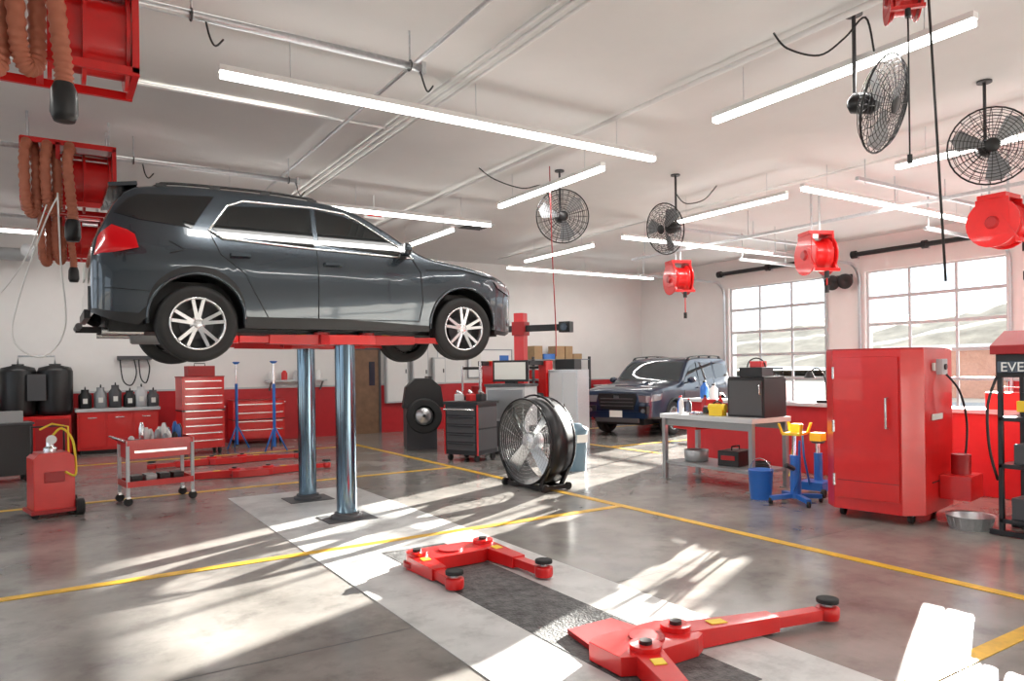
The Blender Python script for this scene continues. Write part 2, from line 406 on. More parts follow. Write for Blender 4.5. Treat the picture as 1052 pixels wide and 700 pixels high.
ptube('white_air_hose',spline([(.1,9.1,3.5),(-.02,9.1,3.2),(-.25,9.0,2.4),(-.3,8.9,1.95),(-.05,8.9,1.78),(.15,9.0,2.1),(.12,9.1,2.8),(.1,9.15,3.55)],10),.009,WCORD,6)
ptube('white_air_hose',spline([(0.0,9.1,3.4),(-.2,9.1,2.8),(-.5,8.9,2.3),(-.9,8.7,1.9)],8),.008,WCORD,6)

# ------------------------------------------------ vehicles
def pch(pts):
    xs=[p[0] for p in pts]; ys=[p[1] for p in pts]; n=len(xs)
    d=[(ys[i+1]-ys[i])/(xs[i+1]-xs[i]) for i in range(n-1)]
    m=[d[0]]+[0 if d[i-1]*d[i]<=0 else 2*d[i-1]*d[i]/(d[i-1]+d[i]) for i in range(1,n-1)]+[d[-1]]
    def f(x):
        if x<=xs[0]: return ys[0]
        if x>=xs[-1]: return ys[-1]
        i=max(j for j in range(n-1) if xs[j]<=x)
        h=xs[i+1]-xs[i]; t=(x-xs[i])/h
        return ys[i]*(1+2*t)*(1-t)**2+h*m[i]*t*(1-t)**2+ys[i+1]*t*t*(3-2*t)-h*m[i+1]*t*t*(1-t)
    return f
def wheel(b,c,sg,R,w=.12,spokes=5):
    o=Vector(c); ax=(0,sg,0); ri=R*.68
    b.lathe([(ri,-w*.85),(R*.83,-w),(R*.95,-w*.97),(R,-w*.72),(R,-w*.4),(R*.985,-w*.38),(R*.985,-w*.32),(R,-w*.3),(R,-.01),(R*.985,-.006),(R*.985,.006),(R,.01),(R,w*.3),(R*.985,w*.32),(R*.985,w*.38),(R,w*.4),(R,w*.72),(R*.95,w*.97),(R*.83,w),(ri,w*.85)],o,ax,RUB,40,True,False)
    b.lathe([(ri*1.01,w*.80),(ri*1.03,w*.93),(ri*.97,w*.95),(ri*.93,w*.8),(ri*.90,w*.1),(ri*.9,-w*.9)],o,ax,SIL,40,True,False)
    b.lathe([(ri*.9,-.02),(0.001,-.02)],o,ax,BLK,24,True,False)
    b.lathe([(ri*.62,-.01),(ri*.62,.01),(.05,.012)],o,ax,DGR,24,True,False)
    b.lathe([(ri*.30,.0),(ri*.30,w*.55),(ri*.24,w*.68),(0.002,w*.7)],o,ax,SIL,20,True,False)
    for i in range(spokes):
        for da in(-.2,.2):
            q=2*PI*i/spokes+.3
            p0=o+Vector((math.cos(q+da*.6)*ri*.18,sg*w*.55,math.sin(q+da*.6)*ri*.18))
            p1=o+Vector((math.cos(q+da)*ri*.95,sg*w*.74,math.sin(q+da)*ri*.95))
            b.beam(p0,p1,.044,.035,SIL,.056,.03)
def build_car(name,p,paint,loc,rz,wdz=0.0):
    b=Build(); top=pch(p['top']);W=pch(p['W']);P=pch(p['P']);zl=pch(p['zb'])
    xr,xf=p['top'][0][0],p['top'][-1][0]; wx=p['wx']; Ra=p['Ra']; R=p['R']; zc=R+.01
    hw=lambda x,z: W(x)*P(z)
    def zb(x):
        z=zl(x)
        for q in wx:
            if abs(x-q)<Ra: z=max(z,zc+(Ra*Ra-(x-q)**2)**.5)
        return z
    S=set(np.round(np.linspace(xr,xf,50),4))
    for q in wx:
        for a in range(0,181,10): S.add(round(q+Ra*math.cos(math.radians(a))*.9995,4))
    for e in(.006,.018,.035,.06,.09): S.add(round(xr+e,4)); S.add(round(xf-e,4))
    for e in p['ws']+p['rw']: S.add(e)
    S=sorted(S); st=[S[0]]
    for x in S[1:]:
        if x-st[-1]>.0035 : st.append(x)
    NS,NC=12,9; vs=[]
    def ze(x): 
        t=top(x); return t-min(p['c'],.4*(t-zb(x)))
    for x in st:
        t=top(x); z0=zb(x); e=ze(x); half=[]
        for j in range(NS+1):
            z=z0+(e-z0)*j/NS; half.append((x,hw(x,z),z))
        ye=half[-1][1]
        for k in range(1,NC+1):
            a=PI/2*k/NC; half.append((x,ye*max(0,math.cos(a))**.62,e+(t-e)*math.sin(a)**.75))
        vs+=half+[(q[0],-q[1],q[2]) for q in half[-2::-1]]
    n=2*(NS+NC)+1; fp=[];fg=[];fr=[];fc=[]
    for i in range(len(st)-1):
        xm=(st[i]+st[i+1])/2
        for k in range(n-1):
            kk=min(k,n-2-k)
            f=(i*n+k,i*n+k+1,(i+1)*n+k+1,(i+1)*n+k)
            if kk>=NS+3 and p['ws'][0]<xm<p['ws'][1]: fg.append(f)
            elif kk>=NS+3 and p['rw'][0]<xm<p['rw'][1]: fr.append(f)
            elif kk<1 : fc.append(f)
            else: fp.append(f)
    o=len(b.v); b.add(vs,fp,paint,True)
    for fl,mt in((fg,WSG),(fr,GLS),(fc,BLK)):
        k=b.mi(mt)
        for f in fl: b.f.append([i+o for i in f]); b.m.append(k); b.s.append(True)
    b.add(vs[:n],[tuple(range(n))],paint); b.add(vs[-n:],[tuple(range(n))],paint)
    def panel(poly,mat,off=.006,nx=8,nz=7,sides=(1,-1)):
        z0=min(q[1] for q in poly)+1e-4; z1=max(q[1] for q in poly)-1e-4
        g=[]
        for j in range(nz+1):
            z=z0+(z1-z0)*j/nz; xs=[]
            for i in range(len(poly)):
                a,c=poly[i],poly[(i+1)%len(poly)]
                if (a[1]-z)*(c[1]-z)<=0 and a[1]!=c[1]: xs.append(a[0]+(c[0]-a[0])*(z-a[1])/(c[1]-a[1]))
            a,c=min(xs),max(xs); g.append([(a+(c-a)*i/nx,z) for i in range(nx+1)])
        for sg in sides:
            vv=[(x,sg*(hw(x,z)+off),z) for r in g for x,z in r]
            b.add(vv,[(j*(nx+1)+i,j*(nx+1)+i+1,(j+1)*(nx+1)+i+1,(j+1)*(nx+1)+i) for j in range(nz) for i in range(nx)],mat,True)
    def line(poly,r,mat,closed=False,off=.004):
        q=list(poly)+([poly[0]] if closed else []); pts=[]
        for i in range(len(q)-1):
            for t in range(4): pts.append((q[i][0]+(q[i+1][0]-q[i][0])*t/4,q[i][1]+(q[i+1][1]-q[i][1])*t/4))
        if not closed: pts.append(q[-1])
        for sg in(1,-1): b.tube([(x,sg*(hw(x,z)+off),z) for x,z in pts],r,mat,5,closed)
    for w in p['win']: panel(w,GLS)
    if p.get('dlo'): line(p['dlo'],.012,CHR,True,.008)
    for l in p['lines']: line(l,.0045,BLK)
    for x,z in p['handles']:
        for sg in(1,-1):
            y=sg*(hw(x,z)+.03); b.beam((x-.09,y,z),(x+.09,y,z+.005),.025,.03,paint)
            for dx in(-.08,.08): b.box((x+dx,sg*(hw(x,z)+.01),z),(.03,.04,.03),paint)
    for q in p['tail']: panel(q,TAIL,.012)
    for q in p['headl']: panel(q,HEAD,.012)
    for q in wx:
        for sg in(1,-1):
            pts=[]
            for a in range(-6,187,8):
                x=q+(Ra-.002)*math.cos(math.radians(a)); z=zc+(Ra-.002)*math.sin(math.radians(a)); pts.append((x,sg*(hw(x,z)+.004),z))
            b.tube(pts,p.get('lip',.016),p.get('lipm',paint),6)
            vv=[];nn=len(pts)
            for x,y,z in pts: vv+=[(x,y*.985,z),(x,sg*.5,z)]
            b.add(vv,[(2*i,2*i+1,2*i+3,2*i+2) for i in range(nn-1)],BLK,True)
    hwm=W(0)
    b.bb((xr+.15,-.58,.26),(xf-.2,.58,.75),BLK)
    b.bb((wx[0]+Ra,-hwm*.93,zl(0)+.01),(wx[1]-Ra,hwm*.93,zl(0)+.06),BLK)
    b.bb((xr+.12,-.55,.3),(wx[0]-Ra-.02,.55,.36),BLK)
    b.cyl((xr+.1,.45,.27),(xr+.45,.45,.27),.035,SIL); b.lathe([(.09,0),(.1,.02),(.1,.4),(.09,.42)],(xr+.4,.3,.27),(1,0,0),GRY,14)
    b.cyl((xr+.1,-.45,.27),(xr+.45,-.45,.27),.035,SIL)
    for q in wx: b.cyl((q,-.7,R+wdz),(q,.7,R+wdz),.04,DGR)
    b.tube([(-1.3,.15,.24),(0,.15,.24),(1.3,.1,.24)],.03,GRY)
    for q in wx:
        for sg in(1,-1): wheel(b,(q,sg*(hwm-.125),R+wdz),sg,R,.115,p['spokes'])
    mx,mz=p['mir']
    for sg in(1,-1):
        y=hw(mx,mz); b.beam((mx,sg*(y-.03),mz-.03),(mx-.02,sg*(y+.1),mz),.08,.03,BLK)
        b.sph((mx-.02,sg*(y+.16),mz+.05),.1,paint,(.6,1.05,.75)); b.box((mx-.075,sg*(y+.16),mz+.05),(.01,.15,.1),CHR)
    x0,x1=p['rail']; ro_=p.get('railoff',-.012); pts=[(x0+(x1-x0)*i/12,top(x0+(x1-x0)*i/12)+ro_) for i in range(13)]
    for sg in(1,-1):
        yr=W(0)*P(1.6)*.9
        b.tube([(x0-.08,sg*yr,pts[0][1]-.05)]+[(x,sg*yr,z) for x,z in pts]+[(x1+.1,sg*yr,pts[-1][1]-.06)],.014,p['railm'],6)
        for i in(0,4,8,12): b.box((pts[i][0],sg*yr,pts[i][1]-.03),(.09,.03,.05),BLK)
    p['extra'](b,hw,top,paint,xr,xf)
    return b.finish(name,loc,rz)
def ex_cuv(b,hw,top,paint,xr,xf):
    for z,h in((.60,.10),(.76,.09)):
        b.box((xf+.004,0,z),(.03,.9,h),BLK); b.box((xf+.012,0,z),(.03,.86,.012),CHR)
    b.box((xf+.012,0,.68),(.035,.96,.03),CHR); b.box((xf-.0,0,.4),(.04,1.0,.12),BLK)
    for s in(1,-1): b.lathe([(.05,0),(.05,.03)],(xf-.12,s*.68,.42),(1,s*.3,0),HEAD,14)
    b.beam((xr+.40,0,1.665),(xr+.16,0,1.625),1.2,.035,paint)
    b.box((xr+.01,0,.55),(.06,1.4,.22),paint); b.box((xr-.02,0,.42),(.05,1.1,.08),BLK)
    b.box((xr-.02,0,.85),(.01,.4,.14),PAPER); b.beam((xr+.15,0,.3),(xr-.1,0,.3),.06,.06,BLK); b.cyl((xr-.08,-.3,.32),(xr-.08,.3,.32),.03,DGR)
    b.cyl((-.4,0,1.70),(-.5,0,1.79),.006,BLK)
CUV=dict(top=[(-2.41,.74),(-2.405,.95),(-2.37,1.12),(-2.30,1.26),(-2.15,1.53),(-2.03,1.64),(-1.5,1.705),(-.8,1.72),(-.15,1.69),(.2,1.615),(.48,1.47),(1.0,1.17),(1.4,1.105),(1.9,1.02),(2.2,.92),(2.33,.79),(2.36,.66)],
 W=[(-2.41,.72),(-2.38,.79),(-2.25,.86),(-1.9,.90),(-1.3,.92),(1.4,.92),(1.8,.89),(2.1,.81),(2.28,.68),(2.36,.52)],
 P=[(.2,.94),(.32,.965),(.5,.985),(.68,1.0),(.9,.995),(1.04,.965),(1.12,.935),(1.6,.765),(1.75,.72)],
 zb=[(-2.41,.42),(-2.2,.34),(-1.8,.30),(1.8,.28),(2.15,.26),(2.36,.34)],
 wx=(-1.43,1.43),Ra=.43,R=.362,c=.085,ws=[.26,.99],rw=[-2.32,-2.1],
 win=[[(.76,1.11),(-.25,1.135),(-.25,1.56),(.05,1.535),(.2,1.47),(.70,1.17)],
      [(-.30,1.135),(-1.17,1.175),(-1.29,1.24),(-1.12,1.49),(-.97,1.555),(-.30,1.565)],
      [(-1.47,1.24),(-2.18,1.31),(-2.20,1.34),(-2.04,1.51),(-1.9,1.56),(-1.24,1.59)]],
 dlo=[(.80,1.10),(-.28,1.122),(-1.19,1.16),(-1.31,1.235),(-1.13,1.50),(-.97,1.57),(-.28,1.58),(.06,1.55),(.22,1.48),(.73,1.17)],
 lines=[[(.80,1.08),(.88,.95),(.9,.6),(.86,.40),(-.75,.40)],[(-.275,1.13),(-.275,.40)],[(-1.30,1.2),(-1.22,1.0),(-1.0,.82),(-.9,.62),(-.78,.40)],[(.95,.98),(1.4,1.0),(1.9,.93)],[(-1.9,.62),(-2.3,.64)],[(-1.7,.98),(-1.55,1.02),(-1.7,1.1)]],
 handles=[(-.12,.97),(-1.04,1.0)],
 tail=[[(-2.38,.93),(-1.98,1.00),(-2.02,1.16),(-2.22,1.22),(-2.34,1.12)]],
 headl=[[(2.30,.72),(1.98,.82),(1.90,.90),(2.1,.88),(2.26,.80)]],
 mir=(.68,1.12),rail=(-1.7,-.25),railm=BLK,spokes=5,extra=ex_cuv)
def mapx(x):
    return -1.4+(x+1.4)*.89 if x<-1.4 else (1.4+(x-1.4)*.90 if x>1.4 else x)
for k in('top','W','zb'): CUV[k]=[(mapx(x),z) for x,z in CUV[k]]
for k in('win','lines','tail','headl'): CUV[k]=[[(mapx(x),z) for x,z in q] for q in CUV[k]]
CUV['rw']=[mapx(x) for x in CUV['rw']]
build_car('raised_crossover_car',CUV,CARP,(2.62,8.22,1.73),0,-.035)
def ex_suv(b,hw,top,paint,xr,xf):
    b.prism([(xf+.02,-.42,.62),(xf+.02,.42,.62),(xf+.02,.5,.9),(xf+.02,.46,.98),(xf+.02,-.46,.98),(xf+.02,-.5,.9)],(-.06,0,0),BLK)
    for z in(.7,.78,.86): b.box((xf+.028,0,z),(.02,.84,.02),DGR)
    b.box((xf+.03,0,.9),(.015,.14,.08),CHR)
    b.box((xf+.01,0,.5),(.1,1.5,.14),paint); b.box((xf+.02,0,.38),(.08,1.1,.1),DGR)
    for s in(1,-1):
        b.box((xf-.03,s*.66,.86),(.12,.26,.15),HEAD,(0,0,-s*.35)); b.box((xf-.0,s*.68,.62),(.1,.24,.16),BLK,(0,0,-s*.3)); b.lathe([(.05,0),(.05,.02)],(xf+.05,s*.68,.6),(1,0,0),HEAD,12)
    b.box((xf+.07,0,.52),(.01,.32,.15),PAPER)
    b.prism([(1.35,-.28,1.19),(1.95,-.28,1.11),(1.95,.28,1.11),(1.35,.28,1.19)],(0,0,.04),paint)
SUV=dict(top=[(-2.4,1.0),(-2.39,1.2),(-2.34,1.55),(-2.27,1.74),(-2.1,1.80),(-1,1.82),(0,1.79),(.25,1.74),(.5,1.58),(.95,1.24),(1.3,1.19),(2.0,1.13),(2.28,1.07),(2.36,.95),(2.38,.74)],
 W=[(-2.4,.86),(-2.3,.92),(-1.9,.95),(1.6,.955),(2.0,.94),(2.25,.88),(2.35,.79),(2.38,.70)],
 P=[(.2,.95),(.5,.985),(.8,1.0),(1.05,.985),(1.15,.95),(1.7,.83),(1.85,.80)],
 zb=[(-2.4,.5),(-1.8,.42),(1.8,.40),(2.38,.42)],wx=(-1.39,1.39),Ra=.45,R=.385,c=.08,ws=[.33,.94],rw=[-2.36,-2.28],
 win=[[(.75,1.2),(-.12,1.2),(-.12,1.66),(.1,1.63),(.25,1.56)],[(-.18,1.2),(-1.15,1.22),(-1.15,1.67),(-.18,1.67)],[(-1.25,1.24),(-2.15,1.3),(-2.15,1.63),(-1.25,1.67)]],
 lines=[[(.82,1.15),(.82,.5)],[(-.15,1.7),(-.15,.5)],[(-1.2,1.7),(-1.1,.95),(-.9,.5)],[(.9,1.08),(1.9,1.02)]],
 handles=[(0.0,1.05),(-1.0,1.05)],tail=[[(-2.38,1.0),(-2.25,1.0),(-2.25,1.25),(-2.38,1.25)]],headl=[[(2.34,.8),(2.05,.84),(2.0,.98),(2.3,.97)]],
 mir=(.68,1.2),rail=(-1.9,.1),railm=BLK,railoff=.02,spokes=6,lip=.035,lipm=BLK,extra=ex_suv)
az=math.radians(180+20)
fx,fy=12.1,12.1
c_,s_=math.cos(az),math.sin(az)
build_car('parked_suv',SUV,SUVP,(fx-(1.39*c_-.83*s_),fy-(1.39*s_+.83*c_),0),az)

# ------------------------------------------------ vehicle lifts
def lift_head(b,c,z,arms):
    x,y=c
    b.prism([(x-.30,y-.13,z),(x-.22,y-.17,z),(x+.22,y-.17,z),(x+.30,y-.13,z),(x+.30,y+.13,z),(x+.22,y+.17,z),(x-.22,y+.17,z),(x-.30,y+.13,z)],(0,0,.10),RED)
    b.lathe([(.10,.10),(.10,.112),(.07,.112)],(x,y,z),(0,0,1),REDD,20,False)
    for ax_,ay,ang,L in arms:
        px,py=x+ax_,y+ay; q=math.radians(ang); d=Vector((math.cos(q),math.sin(q),0)); o=Vector((px,py,z+.05))
        b.cyl((px,py,z-.005),(px,py,z+.13),.085,RED,n=20); b.cyl((px,py,z+.13),(px,py,z+.15),.035,BLK)
        b.lathe([(.11,.02),(.11,.05)],(px,py,z),(0,0,1),REDD,18)
        b.beam(o,o+d*L*.62,.17,.11,RED,.12,.09)
        b.beam(o+d*L*.2+Vector((0,0,.056)),o+d*L*.30+Vector((0,0,.052)),.07,.006,YELP)
        b.beam(o+d*L*.55,o+d*L*.93,.085,.065,RED)
        e=o+d*L
        b.lathe([(.065,-.04),(.07,-.02),(.07,.03),(.045,.04)],e,(0,0,1),RED,20)
        b.cyl(e+Vector((0,0,.03)),e+Vector((0,0,.07)),.03,SIL,n=10)
        b.lathe([(.045,.055),(.066,.06),(.066,.085),(.05,.088)],e,(0,0,1),RUB,20)
b=Build(); H=1.87
for y in(7.53,8.93):
    b.lathe([(.17,.013),(.17,.04),(.135,.045),(.135,.07)],(2.69,y,0),(0,0,1),DGR,28)
    b.cyl((2.69,y,.02),(2.69,y,H),.108,STEELP,n=36)
    b.bb((2.42,y-.22,.0045),(2.96,y+.22,.012),DGR)
lift_head(b,(2.69,7.53),H,[(-.25,0,188,.95),(.25,0,-8,.85)])
lift_head(b,(2.69,8.93),H,[(-.25,0,172,.95),(.25,0,8,.85)])
b.finish('vehicle_lift',bevel=.004)
b=Build()
lift_head(b,(2.76,5.28),.012,[(-.3,0,-92,.68),(.34,.05,-88,.86)]); 
b.prism([(2.44,5.15,.012),(2.6,5.55,.012),(2.95,5.55,.012),(3.1,5.15,.012)],(0,0,.07),RED)
lift_head(b,(2.74,2.94),.012,[(-.12,-.12,-112,.7),(.22,0,-12,1.10)])
b.prism([(2.5,3.0,.008),(2.58,3.45,.008),(2.92,3.45,.008),(3.0,3.0,.008)],(0,0,.03),REDD)
b.finish('vehicle_lift.001',bevel=.004)
b=Build()
lift_head(b,(2.6,11.5),.008,[(-.25,0,172,1.0),(.25,0,4,.95)]); lift_head(b,(2.6,13.3),.008,[(-.25,0,185,.95),(.25,0,-6,.95)])
b.finish('vehicle_lift.002',bevel=.004)

# ------------------------------------------------ drum fan
b=Build(); R=.56
b.T=Matrix.Rotation(PI,4,'Z')
b.lathe([(R,-.2),(R+.012,-.2),(R+.012,.2),(R,.2)],(0,0,.62),(1,0,0),BLKM,48,True,False); b.lathe([(R-.003,-.2),(R-.003,.2)],(0,0,.62),(1,0,0),BLK,48,True,False)
for x in(-.2,.2): b.ring((x,0,.62),(1,0,0),R+.008,.014,BLKM,48,6)
for sx in(.205,-.205):
    for i in range(1,12): b.ring((sx,0,.62),(1,0,0),R*i/12,.0022,SIL,40,4)
    for i in range(16):
        q=2*PI*i/16; b.tube([(sx,.06*math.cos(q),.62+.06*math.sin(q)),(sx,R*math.cos(q),.62+R*math.sin(q))],.0026,SIL,4)
b.lathe([(.12,-.05),(.12,.12),(.08,.16),(0.001,.16)],(0,0,.62),(1,0,0),ALU,20)
b.lathe([(.1,-.18),(.1,-.05)],(0,0,.62),(1,0,0),BLK,20)
for i in range(4):
    q=2*PI*i/4+.78
    c,s_=math.cos(q),math.sin(q); n=Vector((0,-s_,c)); r=Vector((0,c,s_)); o=Vector((.09,0,.62))
    vv=[o+r*.1-n*.06+Vector((.03,0,0)),o+r*.54-n*.09+Vector((.04,0,0)),o+r*.54+n*.09+Vector((-.04,0,0)),o+r*.1+n*.06+Vector((-.03,0,0))]
    b.add(vv,[(0,1,2,3)],ALU)
for sx in(-.17,.17):
    for sy in(-1,1): b.beam((sx,sy*.30,.03),(sx,sy*.48,.33),.04,.05,BLKM)
    b.beam((sx,-.42,.04),(sx,.42,.04),.05,.05,BLKM)
for sy in(-.42,.42):
    b.beam((-.22,sy,.05),(.22,sy,.05),.05,.05,BLKM)
    for sx in(-.2,.2): b.cyl((sx,sy-.02,.05),(sx,sy+.02,.05),.05,RUB)
b.tube(arc((0,0,.62),R+.05,50,130,8,'yz'),.015,BLKM,6)
b.finish('drum_fan',(5.46,7.95,0),math.radians(4),recalc=False)

# ------------------------------------------------ parts washer cabinet (red)
b=Build(); 
z0=.10
poly=[(-.5,-.32,z0),(-.34,-.475,z0),(.5,-.475,z0),(.5,.475,z0),(-.34,.475,z0),(-.5,.34,z0)]
b.prism(poly,(0,0,1.63),RED)
b.prism([(x*.99,y*.99,1.73) for x,y,z in poly],(0,0,.015),REDD)
b.prism([(-.508,-.30,.22),(-.508,.32,.22),(-.508,.32,1.66),(-.508,-.30,1.66)],(-.012,0,0),RED)
b.tube([(-.52,-.2,.95),(-.57,-.2,.95),(-.57,-.2,1.25),(-.52,-.2,1.25)],.012,SIL,8)
for z in(.4,.95,1.5): b.cyl((-.52,.33,z-.06),(-.52,.33,z+.06),.014,SIL,n=8)
for x in(-.3,.35):
    for y in(-.33,.33): b.cyl((x,y-.02,.05),(x,y+.02,.05),.05,RUB); b.box((x,y,.09),(.07,.06,.04),SIL)
b.box((.1,-.50,1.55),(.16,.06,.16),LGR); b.cyl((.1,-.53,1.55),(.1,-.545,1.55),.03,BLK)
b.box((-.1,-.49,1.55),(.05,.02,.08),PAPER); b.box((.0,-.485,1.05),(.3,.012,.06),PAPER); b.box((.1,-.48,.40),(.5,.012,.01),BLK); b.box((-.515,0,.40),(.012,.6,.008),BLK)
b.box((.25,-.62,.34),(.4,.28,.24),RED); b.lathe([(.09,0),(.09,.2)],(.25,-.62,.46),(0,0,1),REDD,16)
b.tube(spline([(.15,-.52,1.48),(.3,-.6,1.3),(.45,-.62,1.0),(.42,-.62,.7),(.3,-.62,.55)],6),.012,BLK,6)
b.finish('parts_washer_cabinet',(7.42,4.27,0),math.radians(10),bevel=.008)

# ------------------------------------------------ steel workbench + items
b=Build()
b.bb((-.38,-.8,.86),(.38,.8,.92),LGR)
for x in(-.33,.33):
    for y in(-.75,.75): b.bb((x-.03,y-.03,0),(x+.03,y+.03,.86),GRY); b.bb((x-.06,y-.06,0),(x+.06,y+.06,.012),GRY)
b.bb((-.34,-.76,.22),(.34,.76,.26),GRY); b.bb((-.33,-.75,.76),(-.31,.75,.86),GRY)
b.bb((.3,-.75,.76),(.33,.75,.86),GRY); b.bb((-.30,.2,.72),(.2,.62,.86),RED)
b.finish('steel_workbench',(7.68,6.7,0),0,bevel=.004)
def bottle(name,loc,r,h,mat,cap=RED):
    b=Build(); b.lathe([(r*.95,0),(r,.01),(r,h*.65),(r*.4,h*.82),(r*.35,h*.9)],(0,0,0),(0,0,1),mat,16); b.lathe([(r*.42,h*.9),(r*.42,h),(r*.2,h)],(0,0,0),(0,0,1),cap,12)
    return b.finish(name,loc)
b=Build(); b.bb((-.25,-.27,0),(.25,.27,.5),BLK); b.bb((-.262,-.24,.03),(-.25,.24,.47),DGR); b.bb((-.24,-.26,.5),(.24,.26,.52),BLKM)
b.tube([(-.26,-.22,.3),(-.29,-.22,.3),(-.29,-.22,.42),(-.26,-.22,.42)],.008,SIL)
b.finish('black_tool_cabinet',(7.77,6.2,.921),.1,bevel=.006)
b=Build(); b.bb((-.2,-.15,0),(.2,.15,.12),BLK); b.bb((-.1,-.1,.12),(.1,.05,.2),RED); b.tube(arc((0,0,.12),.12,0,180,10,'yz'),.01,BLK); b.finish('impact_tool_case',(7.77,6.2,1.442),.3,bevel=.01)
b=Build(); b.lathe([(.1,0),(.1,.03),(.06,.05),(.06,.1)],(0,0,0),(0,0,1),RED,16); b.box((0,.03,.14),(.09,.2,.08),RED); b.box((0,-.1,.15),(.13,.04,.1),RED); b.box((0,.0,.17),(.13,.04,.06),RED)
b.cyl((0,-.25,.12),(0,-.1,.12),.014,SIL); b.cyl((-.08,-.25,.12),(.08,-.25,.12),.007,SIL,n=8)
b.finish('bench_vise',(7.75,6.95,.921),-.9)
b=Build(); b.box((0,0,.05),(.12,.2,.1),YELP); b.cyl((0,-.12,.11),(0,.12,.11),.05,YELP); b.tube(arc((0,0,.11),.08,0,180,8,'yz'),.012,BLK); b.box((0,.16,.07),(.08,.08,.08),BLK); b.finish('grinder_tool',(7.5,6.62,.921),.2,bevel=.01)
bottle('spray_bottle',(7.42,7.2,.921),.035,.26,WHT); bottle('spray_bottle',(7.6,7.4,.921),.035,.24,BLU); bottle('oil_bottle',(7.9,7.2,.921),.05,.25,REDD,BLK)
bottle('oil_bottle',(7.98,6.75,.921),.045,.22,YELP,BLK); bottle('oil_bottle',(7.8,7.42,.921),.04,.2,DGR,RED); bottle('spray_bottle',(7.99,7.0,.921),.035,.27,RED,WHT)
b=Build(); rr=random.Random(5)
for i in range(12):
    x,y,a=rr.uniform(-.14,.14),rr.uniform(-.14,.14),rr.uniform(0,3); mt=rr.choice([SIL,SIL,BLK,RED,BLU]); q=Vector((math.cos(a),math.sin(a),0))*.07; o=Vector((x,y,.01+.006*(i%3)))
    b.beam(o-q,o+q,.016,.012,mt); b.cyl(o+q,o+q*1.2,.016,SIL,n=8)
b.finish('hand_tools',(7.52,6.92,.925))
b=Build(); b.bb((-.2,-.15,0),(.2,.15,.2),BLK); b.tube([(-.1,0,.2),(-.1,0,.25),(.1,0,.25),(.1,0,.2)],.012,BLK); b.bb((-.21,-.1,.08),(-.2,.1,.14),REDD); b.finish('toolbox',(7.7,6.5,.262),.2,bevel=.01)
b=Build(); b.lathe([(.14,0),(.16,.01),(.17,.16),(.16,.16),(.14,.02),(0.001,.02)],(0,0,0),(0,0,1),GRY,20,True,False); b.finish('steel_bowl',(7.6,7.1,.262))
b=Build(); b.ring((0,0,.02),(0,0,1),.12,.014,BLK,24,6); b.ring((0,.01,.045),(0,0,1),.12,.014,BLK,24,6); b.ring((0,0,.07),(0,0,1),.11,.014,BLK,24,6); b.finish('coiled_hose',(7.7,6.1,.262))

# transmission jack blue + bucket
b=Build()
for a in(45,135,225,315):
    q=math.radians(a); b.beam((0,0,.09),(.30*math.cos(q),.30*math.sin(q),.07),.06,.05,BLU); b.cyl((.30*math.cos(q),.30*math.sin(q)-.015,.035),(.30*math.cos(q),.30*math.sin(q)+.015,.035),.035,RUB)
b.cyl((0,0,.06),(0,0,.55),.06,BLU); b.cyl((0,0,.55),(0,0,.78),.035,CHR); b.box((0,0,.8),(.28,.2,.03),YELP); b.box((.05,.0,.86),(.12,.1,.1),YELP)
for sy in(-.1,.1): b.beam((-.12,sy,.8),(-.16,sy*1.3,.92),.03,.02,YELP); b.beam((.12,sy,.8),(.16,sy*1.3,.92),.03,.02,YELP)
b.tube([(-.05,0,.15),(-.2,-.1,.3),(-.3,-.15,.75)],.014,BLU); b.tube([(-.06,0,.4),(-.16,.05,.45)],.03,BLK)
b.tube(spline([(.1,0,.8),(.2,.1,.6),(.15,.1,.4),(.02,.08,.3)],5),.008,YELP)
b.finish('transmission_jack',(7.2,5.22,0),.3,bevel=.003)
b=Build(); b.beam((-.16,-.14,.1),(.3,-.14,.1),.03,.08,BLU); b.beam((-.16,.14,.1),(.3,.14,.1),.03,.08,BLU); b.box((0,0,.12),(.3,.3,.1),BLU); b.cyl((.1,0,.12),(.1,0,.5),.05,BLU); b.cyl((.1,0,.5),(.1,0,.62),.03,CHR)
b.lathe([(.06,0),(.08,.01),(.08,.03)],(.1,0,.62),(0,0,1),DGR,14); b.tube([(-.15,0,.14),(-.3,0,.5),(-.34,0,.82)],.014,BLU); b.box((.1,0,.7),(.16,.14,.1),YELP)
for x in(-.16,.3):
    for y in(-.17,.17): b.cyl((x,y-.02,.05),(x,y+.02,.05),.05,RUB)
b.finish('air_bottle_jack',(7.85,5.42,0),.2,bevel=.003)
b=Build(); b.lathe([(.12,0),(.145,.34),(.15,.35),(.138,.34),(.115,.02),(0.001,.02)],(0,0,0),(0,0,1),BLU,22,True,False); b.tube(arc((0,0,.33),.15,0,180,10,'yz'),.005,SIL); b.finish('blue_bucket',(7.12,5.64,0))
b=Build(); b.lathe([(.17,0),(.2,.12),(.215,.13),(.19,.12),(.16,.01),(0.001,.01)],(0,0,0),(0,0,1),GALV,28,True,False)
for i in range(20): 
    q=2*PI*i/20; b.cyl((.172*math.cos(q),.172*math.sin(q),.01),(.198*math.cos(q),.198*math.sin(q),.11),.006,GALV,n=5)
b.finish('galvanised_tub',(7.42,3.46,0))

